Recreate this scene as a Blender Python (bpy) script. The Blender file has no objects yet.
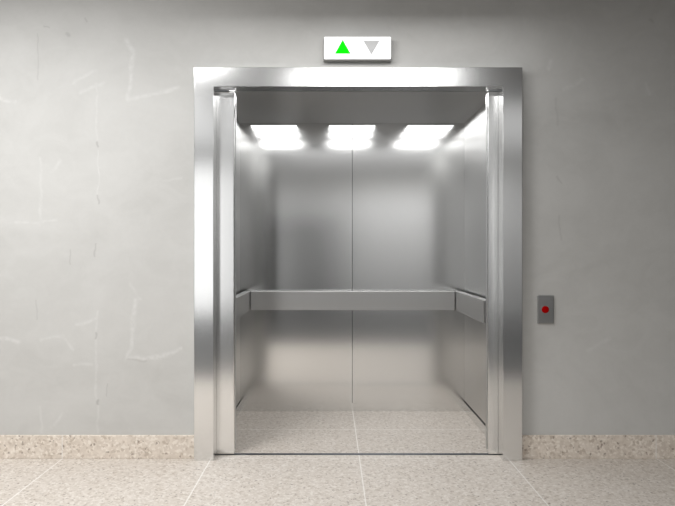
import bpy, bmesh, math
from mathutils import Vector
C = bpy.context.scene.collection
R = math.radians

# ---------------------------------------------------------------- measures (metres)
D = 3.6            # camera to hall wall
EYE = 1.19
PX = 174.0         # pixels per metre on the hall wall
def wx(px): return (px - 330.0) / PX
def wz(py): return EYE + (251.0 - py) / PX
TILE = 0.851
JOINT_X = 0.169

# ---------------------------------------------------------------- node helpers
class NT:
    def __init__(s, name):
        s.m = bpy.data.materials.new(name); s.m.use_nodes = True
        s.t = s.m.node_tree; s.n = s.t.nodes; s.l = s.t.links
        s.b = s.n['Principled BSDF']
    def node(s, typ, **kw):
        n = s.n.new(typ)
        for k, v in kw.items(): setattr(n, k, v)
        return n
    def put(s, sock, v):
        if isinstance(v, bpy.types.NodeSocket): s.l.new(v, sock)
        elif v is not None: sock.default_value = v
    def math(s, op, a, b=None, c=None, clamp=False):
        n = s.node('ShaderNodeMath', operation=op, use_clamp=clamp)
        for i, v in enumerate((a, b, c)): s.put(n.inputs[i], v) if v is not None else None
        return n.outputs[0]
    def noise(s, vec, scale, detail=4, rough=0.55, dist=0.0):
        n = s.node('ShaderNodeTexNoise')
        s.put(n.inputs['Vector'], vec); n.inputs['Scale'].default_value = scale
        n.inputs['Detail'].default_value = detail; n.inputs['Roughness'].default_value = rough
        n.inputs['Distortion'].default_value = dist
        return n
    def ramp(s, fac, stops, interp='LINEAR'):
        n = s.node('ShaderNodeValToRGB'); s.put(n.inputs[0], fac)
        cr = n.color_ramp; cr.interpolation = interp
        while len(cr.elements) < len(stops): cr.elements.new(0.5)
        for e, (p, c) in zip(cr.elements, stops):
            e.position = p; e.color = (c, c, c, 1) if isinstance(c, (int, float)) else (*c, 1)
        return n.outputs[0]
    def mix(s, fac, a, b, blend='MIX'):
        n = s.node('ShaderNodeMix', data_type='RGBA', blend_type=blend)
        s.put(n.inputs[0], fac)
        for i, v in ((6, a), (7, b)):
            s.put(n.inputs[i], (*v, 1) if isinstance(v, tuple) and len(v) == 3 else v)
        return n.outputs[2]
    def smooth(s, v, lo, hi, a=0.0, b=1.0):
        n = s.node('ShaderNodeMapRange', interpolation_type='SMOOTHSTEP')
        s.put(n.inputs[0], v)
        for i, q in enumerate((lo, hi, a, b)): n.inputs[i + 1].default_value = q
        return n.outputs[0]

def sphere_pos(nt):
    g = nt.node('ShaderNodeNewGeometry')
    return g.outputs['Position']

def plaster():
    nt = NT('grey_troweled_plaster')
    P = sphere_pos(nt)
    wob = nt.noise(P, 9.0, 3)
    off = nt.node('ShaderNodeVectorMath', operation='MULTIPLY_ADD')
    nt.put(off.inputs[0], wob.outputs['Color']); off.inputs[1].default_value = (.05, 0, .05); off.inputs[2].default_value = (-.025, 0, -.025)
    add = nt.node('ShaderNodeVectorMath', operation='ADD')
    nt.put(add.inputs[0], P); nt.put(add.inputs[1], off.outputs[0])
    sp = nt.node('ShaderNodeSeparateXYZ'); nt.put(sp.inputs[0], add.outputs[0])
    X, Z = sp.outputs['X'], sp.outputs['Z']
    # troweled clouds
    st = nt.node('ShaderNodeMapping'); nt.put(st.inputs['Vector'], P); st.inputs['Scale'].default_value = (.7, 1, 1.0)
    n1 = nt.noise(st.outputs[0], 1.7, 6, .6, .6)
    n2 = nt.noise(st.outputs[0], 7.0, 5, .6, 1.2)
    n3 = nt.noise(P, 45.0, 3, .6)
    c = nt.ramp(n1.outputs['Fac'], [(.3, (.50, .495, .475)), (.7, (.585, .58, .56))])
    c = nt.mix(nt.ramp(n2.outputs['Fac'], [(.42, 0.0), (.62, .32)]), c, (.60, .595, .575))
    c = nt.mix(nt.ramp(n3.outputs['Fac'], [(.3, 0.0), (.75, .10)]), c, (.44, .43, .41))
    # raised trowel veins, each a short polyline on the wall: (x, y) in photo pixels, width m, strength
    def vein(pts, w, k):
        d = None
        q = [(wx(a), wz(b)) for a, b in pts]
        for (ax, az), (bx, bz) in zip(q, q[1:]):
            ux, uz = bx - ax, bz - az; L2 = ux * ux + uz * uz
            px_ = nt.math('SUBTRACT', X, ax); pz_ = nt.math('SUBTRACT', Z, az)
            dot = nt.math('ADD', nt.math('MULTIPLY', px_, ux / L2), nt.math('MULTIPLY', pz_, uz / L2), clamp=True)
            ex = nt.math('SUBTRACT', px_, nt.math('MULTIPLY', dot, ux))
            ez = nt.math('SUBTRACT', pz_, nt.math('MULTIPLY', dot, uz))
            dd = nt.math('ADD', nt.math('MULTIPLY', ex, ex), nt.math('MULTIPLY', ez, ez))
            d = dd if d is None else nt.math('MINIMUM', d, dd)
        return nt.smooth(nt.math('SQRT', d), 0.0, w * 1.3, k * .68, 0.0)
    V = [([(124.5, 40), (133, 52), (130.5, 83), (128, 99)], .016, .75),
         ([(128, 99), (155.5, 94), (178, 87.5)], .015, .7),
         ([(74, 81), (96, 70)], .014, .5), ([(0, 98), (15, 101)], .014, .6),
         ([(80, 92), (104, 84)], .014, .5), ([(97, 84), (96, 140)], .008, .45),
         ([(136, 300), (132, 338), (127, 359)], .016, .75),
         ([(130, 358), (157, 358), (181, 349)], .016, .75),
         ([(77, 324), (96, 319)], .014, .6), ([(0, 338.5), (18, 341)], .016, .7),
         ([(41, 340), (64, 336), (72, 350)], .013, .55), ([(74, 364), (92, 364)], .012, .5),
         ([(97, 312), (96, 375), (98, 434)], .008, .5), ([(98.5, 150), (98, 202)], .006, .6),
         ([(41, 159), (40, 224)], .010, .45), ([(15, 224), (56, 221)], .010, .5),
         ([(61, 160), (52, 172)], .012, .5), ([(40.5, 408), (41, 433)], .009, .5), ([(61, 414), (52, 428)], .012, .5),
         ([(564, 90), (581, 80)], .015, .5), ([(551, 62), (549, 68)], .016, .5),
         ([(650, 94), (646, 84)], .012, .35), ([(588, 352), (610, 338)], .014, .4),
         ([(130, 284), (140, 300)], .010, .4), ([(165, 180), (180, 179)], .01, .35)]
    tot = None
    for v in V:
        f = vein(*v); tot = f if tot is None else nt.math('MAXIMUM', tot, f)
    n4 = nt.noise(P, 26.0, 4, .6)
    tot = nt.math('MULTIPLY', tot, nt.ramp(n4.outputs['Fac'], [(.33, .15), (.58, 1.0)]))
    c = nt.mix(tot, c, (.70, .695, .68))
    # dark trowel scratches
    S = None
    for v in [([(37, 33), (38.5, 80)], .005, .35), ([(36, 300), (37, 320)], .005, .35), ([(95.5, 243), (95, 257)], .006, .55),
              ([(70, 250), (70, 264)], .005, .45), ([(98, 196), (98.5, 204)], .006, .6), ([(97, 333), (96, 338)], .007, .6),
              ([(98, 400), (97, 404)], .008, .7), ([(107, 385), (107, 396)], .005, .4), ([(96, 141), (98, 145)], .008, .7),
              ([(67, 34), (69, 36)], .012, .5), ([(85, 18), (87, 21)], .008, .4), ([(44, 26), (49, 27)], .006, .5),
              ([(128, 360), (146, 361)], .008, .35), ([(557, 177), (562, 183)], .007, .35), ([(556, 100), (558, 125)], .01, .25),
              ([(559, 215), (560, 240)], .008, .3), ([(651, 20), (654, 22)], .01, .35)]:
        f = vein(*v); S = f if S is None else nt.math('MAXIMUM', S, f)
    c = nt.mix(S, c, (.30, .29, .28))
    nt.put(nt.b.inputs['Base Color'], c)
    nt.b.inputs['Roughness'].default_value = .75
    nt.b.inputs['Specular IOR Level'].default_value = .3
    bp = nt.node('ShaderNodeBump'); bp.inputs['Strength'].default_value = .25; bp.inputs['Distance'].default_value = .004
    h = nt.math('ADD', nt.math('MULTIPLY', n2.outputs['Fac'], .6), tot)
    nt.put(bp.inputs['Height'], h); nt.put(nt.b.inputs['Normal'], bp.outputs[0])
    return nt.m

def stone(name, grid, coarse=1.0, tint=(1, 1, 1)):
    """pale beige speckled stone; grid = list of (axis, offset, pitch) for joint lines"""
    nt = NT(name); P = sphere_pos(nt)
    big = nt.noise(P, 3.0, 4)
    mid = nt.noise(P, 40.0 * coarse, 4, .6)
    wb = nt.noise(P, 55 * coarse, 2); wv = nt.node('ShaderNodeVectorMath', operation='MULTIPLY_ADD')
    nt.put(wv.inputs[0], wb.outputs['Color']); wv.inputs[1].default_value = (.028, .028, .028); nt.put(wv.inputs[2], P)
    vor = nt.node('ShaderNodeTexVoronoi'); nt.put(vor.inputs['Vector'], wv.outputs[0]); vor.inputs['Scale'].default_value = 95 * coarse
    vs = nt.node('ShaderNodeSeparateColor'); nt.put(vs.inputs[0], vor.outputs['Color'])
    t = lambda c: tuple(a * b for a, b in zip(c, tint))
    c = nt.mix(nt.ramp(mid.outputs['Fac'], [(.35, 0.0), (.65, 1.0)]), t((.56, .50, .44)), t((.70, .645, .585)))
    c = nt.mix(nt.ramp(big.outputs['Fac'], [(.35, 0.0), (.7, .35)]), c, t((.60, .54, .48)))
    c = nt.mix(nt.ramp(vs.outputs[0], [(.78, 0.0), (.82, .55)]), c, t((.80, .76, .71)))
    c = nt.mix(nt.ramp(vs.outputs[1], [(.86, 0.0), (.90, .55)]), c, t((.40, .33, .27)))
    v2 = nt.node('ShaderNodeTexVoronoi'); nt.put(v2.inputs['Vector'], wv.outputs[0]); v2.inputs['Scale'].default_value = 60 * coarse
    v2s = nt.node('ShaderNodeSeparateColor'); nt.put(v2s.inputs[0], v2.outputs['Color'])
    fle = nt.math('MULTIPLY', nt.ramp(v2s.outputs[0], [(.84, 0.0), (.86, 1.0)]), nt.smooth(v2.outputs['Distance'], .2, .45, .7, 0))
    c = nt.mix(fle, c, t((.20, .155, .125)))
    sp = nt.node('ShaderNodeSeparateXYZ'); nt.put(sp.inputs[0], P)
    L = None
    for ax, off, pitch, w, k in grid:
        q = nt.math('SUBTRACT', sp.outputs[ax], off - pitch / 2)
        q = nt.math('FLOORED_MODULO', q, pitch)
        q = nt.math('ABSOLUTE', nt.math('SUBTRACT', q, pitch / 2))
        f = nt.smooth(q, w * .5, w, k, 0)
        L = f if L is None else nt.math('MAXIMUM', L, f)
    if L is not None: c = nt.mix(L, c, (.84, .815, .78))
    nt.put(nt.b.inputs['Base Color'], c)
    nt.b.inputs['Roughness'].default_value = .42
    nt.b.inputs['Specular IOR Level'].default_value = .35
    return nt.m

def steel(name, col=.62, rough=.2, aniso=0.0, brush=True, vertical_blur=False):
    nt = NT(name); b = nt.b
    b.inputs['Metallic'].default_value = 1.0
    b.inputs['Base Color'].default_value = (col, col, col * .99, 1)
    b.inputs['Roughness'].default_value = rough
    if aniso:
        b.inputs['Anisotropic'].default_value = aniso
        tg = nt.node('ShaderNodeTangent', direction_type='UV_MAP', uv_map='UVMap'); nt.put(b.inputs['Tangent'], tg.outputs[0])
        b.inputs['Anisotropic Rotation'].default_value = .25 if vertical_blur else 0.0
    if brush:
        P = sphere_pos(nt)
        mp = nt.node('ShaderNodeMapping'); nt.put(mp.inputs['Vector'], P)
        mp.inputs['Scale'].default_value = (3, 3, 260) if vertical_blur else (260, 260, 3)
        n = nt.noise(mp.outputs[0], 1.0, 3)
        nt.put(b.inputs['Roughness'], nt.ramp(n.outputs['Fac'], [(.3, rough * .9), (.7, rough * 1.12)]))
    return nt.m

def plain(name, col, rough=.5, metal=0.0, emit=None, estr=0.0):
    nt = NT(name)
    nt.b.inputs['Base Color'].default_value = (*col, 1); nt.b.inputs['Roughness'].default_value = rough
    nt.b.inputs['Metallic'].default_value = metal
    if emit: nt.b.inputs['Emission Color'].default_value = (*emit, 1); nt.b.inputs['Emission Strength'].default_value = estr
    return nt.m

# ---------------------------------------------------------------- mesh helpers
def box(bm, x0, x1, y0, y1, z0, z1, bev=0.0, seg=2):
    vs = [bm.verts.new((x, y, z)) for x in (x0, x1) for y in (y0, y1) for z in (z0, z1)]
    f = [(0, 1, 3, 2), (4, 6, 7, 5), (0, 4, 5, 1), (2, 3, 7, 6), (0, 2, 6, 4), (1, 5, 7, 3)]
    fs = [bm.faces.new([vs[i] for i in q]) for q in f]
    if bev:
        es = list({e for q in fs for e in q.edges})
        bmesh.ops.bevel(bm, geom=es, offset=bev, segments=seg, profile=.5, affect='EDGES')
def prism(bm, pts, y0, y1, bev=0.0):
    """extrude an x-z outline from y0 (front) to y1"""
    a = [bm.verts.new((x, y0, z)) for x, z in pts]; b = [bm.verts.new((x, y1, z)) for x, z in pts]
    n = len(pts); fs = [bm.faces.new(a), bm.faces.new(list(reversed(b)))]
    for i in range(n): fs.append(bm.faces.new((a[i], b[i], b[(i + 1) % n], a[(i + 1) % n])))
    bmesh.ops.recalc_face_normals(bm, faces=fs)
    if bev:
        bmesh.ops.bevel(bm, geom=[e for e in bm.edges if all(v in a for v in e.verts) and min(abs(e.verts[0].co.x - e.verts[1].co.x), abs(e.verts[0].co.z - e.verts[1].co.z)) < 1e-4], offset=bev, segments=2, profile=.5, affect='EDGES')
def obj(name, bm, mat, parent=None, smooth=False):
    bmesh.ops.recalc_face_normals(bm, faces=bm.faces)
    uv = bm.loops.layers.uv.new('UVMap')
    for f in bm.faces:
        n = f.normal
        for l in f.loops:
            c = l.vert.co
            l[uv].uv = (c.x, c.z) if abs(n.y) > .6 else ((c.y, c.z) if abs(n.x) > .6 else (c.x, c.y))
    me = bpy.data.meshes.new(name); bm.to_mesh(me); bm.free()
    me.materials.append(mat)
    if smooth:
        for p in me.polygons: p.use_smooth = True
    o = bpy.data.objects.new(name, me); C.objects.link(o)
    if parent:
        o.parent = parent
        o.matrix_parent_inverse = parent.matrix_basis.inverted()
    return o
def bx(name, mat, *a, parent=None, bev=0.0):
    bm = bmesh.new(); box(bm, *a, bev=bev); return obj(name, bm, mat, parent)
def thing(name, label, cat, loc, group=None, kind='thing'):
    o = bpy.data.objects.new(name, None); C.objects.link(o); o.location = loc; o.empty_display_size = .1
    o['label'] = label; o['category'] = cat; o['kind'] = kind
    if group: o['group'] = group
    return o
def tag(o, label, cat, group=None, kind=None):
    o['label'] = label; o['category'] = cat
    if group: o['group'] = group
    if kind: o['kind'] = kind
    return o

# ---------------------------------------------------------------- materials
M_wall = plaster()
M_floor = stone('beige_speckled_floor_tiles', [('X', JOINT_X, TILE, .0042, .75), ('Y', -.002 - TILE, TILE, .0042, .75)], tint=(.95, .95, .95))
M_carfloor = stone('beige_speckled_car_floor_tiles', [('X', JOINT_X, TILE, .0042, .75), ('Y', .576, TILE, .006, .45)], tint=(.87, .865, .86))
M_base_r = stone('beige_speckled_skirting_stone_right', [('X', 1.867, TILE * 2, .0042, .6)], coarse=.85, tint=(1.13, 1.11, 1.08))
M_base_l = stone('beige_speckled_skirting_stone_left', [('X', -1.533, TILE * 2, .0042, .6)], coarse=.85, tint=(1.13, 1.11, 1.08))
M_ceil = plain('grey_ceiling_paint', (.30, .30, .30), .8)
M_opp = plain('light_grey_hall_paint', (.62, .62, .62), .7)
M_darkpanel = plain('dark_grey_added_panel', (.10, .10, .10), .6)  # for an added, unseen panel that darkens the left car panel's reflection
M_band = plain('grey_added_band', (.50, .495, .485), .7)  # upper band added on the unseen wall for a tone step in reflection
M_side = plain('dark_grey_hall_paint', (.16, .16, .16), .7)
M_dfloor = plain('dark_unseen_floor', (.04, .04, .04), .5)  # unseen floor zone coloured dark to darken its reflection in the car
M_frame = steel('brushed_steel_frame', .77, .18, .6, brush=False)
M_leaf = steel('brushed_steel_door', .84, .22, .6, brush=False)
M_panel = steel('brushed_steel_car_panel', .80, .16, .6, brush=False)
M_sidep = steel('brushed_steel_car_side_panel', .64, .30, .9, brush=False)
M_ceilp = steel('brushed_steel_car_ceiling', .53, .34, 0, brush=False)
M_rail = steel('satin_steel_rail', .55, .34, 0, brush=False)
M_plate = steel('brushed_steel_plate', .45, .35, .3)
M_dark = plain('black_shadow_gap', (.02, .02, .02), .6)
M_sill = plain('blue_grey_sill_metal', (.10, .115, .14), .4, 1.0)
M_sign = plain('backlit_white_acrylic', (.9, .9, .9), .35, 0, (1, 1, 1), .55)
M_signside = plain('dark_grey_case_shadow_rim', (.22, .22, .21), .5)
M_green = plain('lit_green_arrow', (0, .9, 0), .4, 0, (0, 1, 0), 1.0)
M_grey = plain('unlit_grey_arrow', (.58, .58, .58), .45)
M_red = plain('dark_red_button', (.36, .0, .0), .5)
for m_ in (M_green, M_red): m_.node_tree.nodes['Principled BSDF'].inputs['Specular IOR Level'].default_value = .05

# ---------------------------------------------------------------- hall shell
OX0, OX1, OZ = -.70, 1.02, 2.16            # opening cut in the wall (covered by the frame)
XL, XR, YB, ZC = -4.2, 5.6, -7.4, 3.0
YE, XE, YD = -7.4, -1.3, -2.35     # left part of the facing wall, its corner, edge of the pale tiles
WT = .05
bm = bmesh.new()
prism(bm, [(XL, -.1), (OX0, -.1), (OX0, OZ), (OX1, OZ), (OX1, -.1), (XR, -.1), (XR, ZC), (XL, ZC)], 0, WT)
w = obj('wall_back', bm, M_wall); tag(w, 'grey troweled plaster wall around the elevator opening', 'wall', kind='structure')
f = bx('floor', M_floor, XL, XR, YD, .053, -.1, 0); tag(f, 'pale beige speckled stone tile floor of the hall', 'floor', kind='structure')
f = bx('floor', M_dfloor, XL, XR, YB, YD, -.1, 0); tag(f, 'unseen hall floor further back, coloured dark to darken its reflection', 'floor', kind='structure')
o = bx('ceiling', M_ceil, XL, XR, YB, WT, ZC, ZC + .1); tag(o, 'grey hall ceiling above the elevator', 'ceiling', kind='structure')
o = bx('wall_left', M_side, XL - .1, XL, YB, WT, -.1, ZC); tag(o, 'grey wall at the left end of the hall', 'wall', kind='structure')
o = bx('wall_right', M_side, XR, XR + .1, YB, WT, -.1, ZC); tag(o, 'grey wall at the right end of the hall', 'wall', kind='structure')
o = bx('wall_front', M_opp, XE, XR, YB - .1, YB, -.1, 2.38); tag(o, 'light grey hall wall facing the elevator', 'wall', kind='structure')
o = bx('added_band', M_band, XE, XR, YB - .1, YB, 2.38, ZC); tag(o, 'grey band added for its reflection along the top of the hall wall facing the elevator', 'trim', kind='structure')
o = bx('wall_front_left', M_side, XL, XE, YB - .1, YE, -.1, ZC); tag(o, 'dark grey hall wall behind on the left', 'wall', kind='structure')
o = bx('added_dark_panel', M_darkpanel, -1.25, .12, YB - .02, YB + .02, 0, 1.90); tag(o, 'dark grey panel added on the facing hall wall to darken its reflection', 'door', kind='structure')
zb = .134
o = bx('baseboard_left', M_base_l, XL, -.773, -.014, 0, 0, zb, bev=.002); tag(o, 'speckled stone skirting left of the elevator frame', 'baseboard', kind='structure')
o = bx('baseboard_right', M_base_r, 1.093, XR, -.014, 0, 0, zb, bev=.002); tag(o, 'speckled stone skirting right of the elevator frame', 'baseboard', kind='structure')

# ---------------------------------------------------------------- door frame
FX0, FX1, FI0, FI1, FT, FB = -.771, 1.091, -.661, .981, 2.232, 2.122
YF, YR = -.048, .05
fr = thing('door_frame_trim', 'wide brushed steel frame around the open elevator doorway', 'door frame', (.16, 0, 0))
def framebar(name, front, label=None):
    bm = bmesh.new(); prism(bm, front, YF, YR, bev=.0018); return obj(name, bm, M_frame, fr)
framebar('side_jamb', [(FX0, 0), (FI0, 0), (FI0, FB), (FX0, FT)])
framebar('side_jamb', [(FI1, 0), (FX1, 0), (FX1, FT), (FI1, FB)])
framebar('head_jamb', [(FX0, FT), (FI0, FB), (FI1, FB), (FX1, FT)])

# ---------------------------------------------------------------- sliding leaves, drawn back into the wall pocket
LY0, LY1 = .054, .108
for x0, x1, ex, lab in ((-1.30, -.557, -.557, 'brushed steel sliding elevator door leaf drawn back behind the left jamb'),
                        (.922, 1.665, .922, 'brushed steel sliding elevator door leaf drawn back behind the right jamb')):
    t = thing('elevator_door_leaf', lab, 'elevator door', ((x0 + x1) / 2, (LY0 + LY1) / 2, .004), 'sliding elevator door leaves')
    bx('door_panel', M_leaf, x0, x1, LY0, LY1, .004, 2.118, parent=t, bev=.006)
    s = .012 if ex == x0 else -.012
    bx('edge_strip', M_rail, min(ex - s * .35, ex + s * .0) , max(ex - s * .35, ex + s * .0), LY0 + .016, LY1 - .012, .03, 2.10, parent=t, bev=.001)

# ---------------------------------------------------------------- sill
o = bx('door_sill', M_sill, -.66, .98, .054, .084, -.06, .001); tag(o, 'thin dark blue-grey metal sill between hall tiles and elevator floor', 'sill', kind='thing')

# ---------------------------------------------------------------- elevator car
CX0, CX1, CY0, CY1, CZ = -.668, .998, .118, 1.045, 2.139
CM = .5 * (CX0 + CX1)
car = thing('elevator_car', 'empty brushed steel elevator car standing open with handrail around three walls', 'elevator', (CM, .6, 0))
bx('car_floor', M_carfloor, CX0 - .03, CX1 + .03, .086, CY1 + .03, -.06, 0, parent=car)
g = .0018
KZ = .062
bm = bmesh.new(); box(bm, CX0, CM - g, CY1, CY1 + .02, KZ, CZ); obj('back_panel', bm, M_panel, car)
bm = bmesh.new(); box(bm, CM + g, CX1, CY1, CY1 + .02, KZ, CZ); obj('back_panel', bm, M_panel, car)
bx('back_kick_plate', M_panel, CX0, CX1, CY1 + .003, CY1 + .02, 0, KZ - .001, parent=car)
bx('backing_sheet', M_dark, CX0 - .02, CX1 + .02, CY1 + .022, CY1 + .03, 0, CZ, parent=car)
for xs, sg in ((CX0, -1), (CX1, 1)):
    xa, xb = sorted((xs, xs + sg * .02))
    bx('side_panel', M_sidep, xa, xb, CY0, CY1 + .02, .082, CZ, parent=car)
    bx('side_kick_plate', M_panel, xa, xb, CY0, CY1 + .02, 0, .064, parent=car)
    xc, xd = sorted((xs + sg * .006, xs + sg * .024))
    bx('shadow_gap', M_dark, xc, xd, CY0, CY1 + .02, .064, .082, parent=car)
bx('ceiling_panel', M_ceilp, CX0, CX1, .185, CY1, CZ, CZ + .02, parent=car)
bx('front_trim', M_rail, CX0, CX1, CY0, .182, CZ - .003, CZ + .02, parent=car, bev=.001)
# handrail: flat steel bars, back and sides, with stand-off brackets
p, th = .085, .045
rz0, rz1 = EYE - (310 - 251) * 1.27 / PX, EYE - (291.2 - 251) * 1.27 / PX
def rail(name, x0, x1, y0, y1, br):
    r_ = bx(name, M_rail, x0, x1, y0, y1, rz0, rz1, parent=car, bev=.003)
    for a in br: bx('bracket', M_rail, *a, parent=r_)
zc = .5 * (rz0 + rz1)
rail('back_handrail', CX0 + p + .004, CX1 - p - .004, CY1 - p, CY1 - p + th,
     [(x - .02, x + .02, CY1 - p + th - .002, CY1, zc - .02, zc + .02) for x in (CX0 + .3, CM - .1, CX1 - .3)])
rail('side_handrail', CX0 + p - th, CX0 + p, .135, CY1 - p - .004 + th, [(CX0, CX0 + p - th + .002, y - .02, y + .02, zc - .02, zc + .02) for y in (.35, .85)])
rail('side_handrail', CX1 - p, CX1 - p + th, .135, CY1 - p - .004 + th, [(CX1 - p + th - .002, CX1, y - .02, y + .02, zc - .02, zc + .02) for y in (.35, .85)])

# ---------------------------------------------------------------- direction sign above the frame
k = .99 / PX
sx0, sx1, sz0, sz1 = (324.1 - 330) * k, (391 - 330) * k, EYE + (251 - 59) * k, EYE + (251 - 36.9) * k
sg = thing('direction_sign', 'white lit direction sign with green up arrow and grey down arrow above the frame', 'sign', ((sx0 + sx1) / 2, 0, sz0))
bx('sign_case_shadow_rim', M_signside, sx0 - .004, sx1 + .005, -.028, 0, sz0 - .009, sz1 - .006, parent=sg, bev=.003)  # case enlarged past the face; its dark rim stands in for the sign's shadow
bm = bmesh.new()
def rr(x0, x1, z0, z1, r):
    out = []
    for cx, cz, a0 in ((x1 - r, z1 - r, 0), (x0 + r, z1 - r, 90), (x0 + r, z0 + r, 180), (x1 - r, z0 + r, 270)):
        for i in range(5): out.append((cx + r * math.cos(R(a0 + 22.5 * i)), cz + r * math.sin(R(a0 + 22.5 * i))))
    return out
prism(bm, rr(sx0, sx1, sz0, sz1, .006), -.037, -.0285); obj('sign_face', bm, M_sign, sg)
def tri(name, pts, m):
    bm = bmesh.new(); prism(bm, [((a - 330) * k, EYE + (251 - b) * k) for a, b in pts], -.0385, -.036); obj(name, bm, m, sg)
tri('up_arrow', [(335.0, 53.7), (350.5, 53.7), (342.7, 39.9)], M_green)
tri('down_arrow', [(363.3, 40.8), (379.6, 40.8), (371.4, 54.8)], M_grey)

# ---------------------------------------------------------------- call plate
cx0, cx1, cz0, cz1 = wx(537.0), wx(553.4), wz(323.7), wz(295.4)
cp = thing('call_switch', 'small steel call plate with round red button on wall right of the frame', 'call button', ((cx0 + cx1) / 2, 0, cz0))
bx('plate', M_plate, cx0, cx1, -.010, 0, cz0, cz1, parent=cp, bev=.004)
bm = bmesh.new()
mx, mz, rad = wx(544.7), wz(309.4), .0205
ring = [(rad, -.009), (rad, -.0135), (rad - .003, -.0155), (rad - .009, -.0163)]
prev = None
for r_, y in ring:
    cur = [bm.verts.new((mx + r_ * math.cos(2 * math.pi * i / 32), y, mz + r_ * math.sin(2 * math.pi * i / 32))) for i in range(32)]
    if prev:
        for i in range(32): bm.faces.new((prev[i], prev[(i + 1) % 32], cur[(i + 1) % 32], cur[i]))
    prev = cur
bm.faces.new(prev)
obj('button', bm, M_red, cp, smooth=True)

# ---------------------------------------------------------------- lights
def area(name, loc, sx, sy, power, rot=(0, 0, 0), col=(1, 1, 1), spread=180):
    l = bpy.data.lights.new(name, 'AREA'); l.shape = 'RECTANGLE'; l.size = sx; l.size_y = sy; l.energy = power; l.color = col
    l.spread = R(spread)
    o = bpy.data.objects.new(name, l); C.objects.link(o); o.location = loc; o.rotation_euler = rot
    return o
area('hall_ceiling_lamp', (-1.98, -1.66, 2.85), 1.8, .9, 104)
area('hall_ceiling_lamp', (.45, -3.0, 2.96), 1.5, .9, 25)
area('hall_strip_lamp', (.16, -.45, 2.552), 1.8, .08, 7.6)
area('added_light_panel', (-2.22, YE + .05, 1.40), 1.12, 2.6, 19.5, rot=(R(90), 0, 0))  # unseen light panel, added so the left jamb reflects white
area('added_wall_fill', (1.7, YB + 1.0, 2.97), 2.6, .5, 52, spread=160)  # added, unseen: brightens the facing wall for its reflection in the car
area('added_wall_fill', (-.3, YB + 1.0, 2.97), 1.5, .5, 2, spread=160)  # added, unseen: weaker fill for the left part of that wall
area('added_overhead_fill', (1.8, -5.6, 2.98), 5.4, 3.0, 30)  # added, unseen: brightens the upper reflection in the car back wall
area('added_overhead_fill', (-2.5, -5.3, 2.98), 2.2, 3.6, 24)  # added, unseen: brightens the reflection high on the left jamb
for i in (-1, 0, 1):
    for y, d, e in ((.92, .23, .9), (.65, .24, .9), (.22, .32, 1.6)):
        area('car_ceiling_lamp', (CM + i * .585, y, 2.124), .34, d, e)

w = bpy.data.worlds.new('World'); bpy.context.scene.world = w; w.use_nodes = True
w.node_tree.nodes['Background'].inputs[0].default_value = (.9, .95, 1, 1)
w.node_tree.nodes['Background'].inputs[1].default_value = .3

# ---------------------------------------------------------------- camera
cd = bpy.data.cameras.new('camera'); cam = bpy.data.objects.new('camera', cd); C.objects.link(cam)
cam.location = (0, -D, EYE); cam.rotation_euler = (R(90), 0, 0)
cd.sensor_width = 36; cd.lens = PX * D / 675 * 36
cd.shift_x = 7.5 / 675; cd.shift_y = -2.0 / 675
cd.clip_start = .05
sc = bpy.context.scene; sc.camera = cam
sc.view_settings.view_transform = 'Standard'; sc.view_settings.look = 'None'
sc.view_settings.exposure = 0; sc.view_settings.gamma = 1; sc.view_settings.use_curve_mapping = False
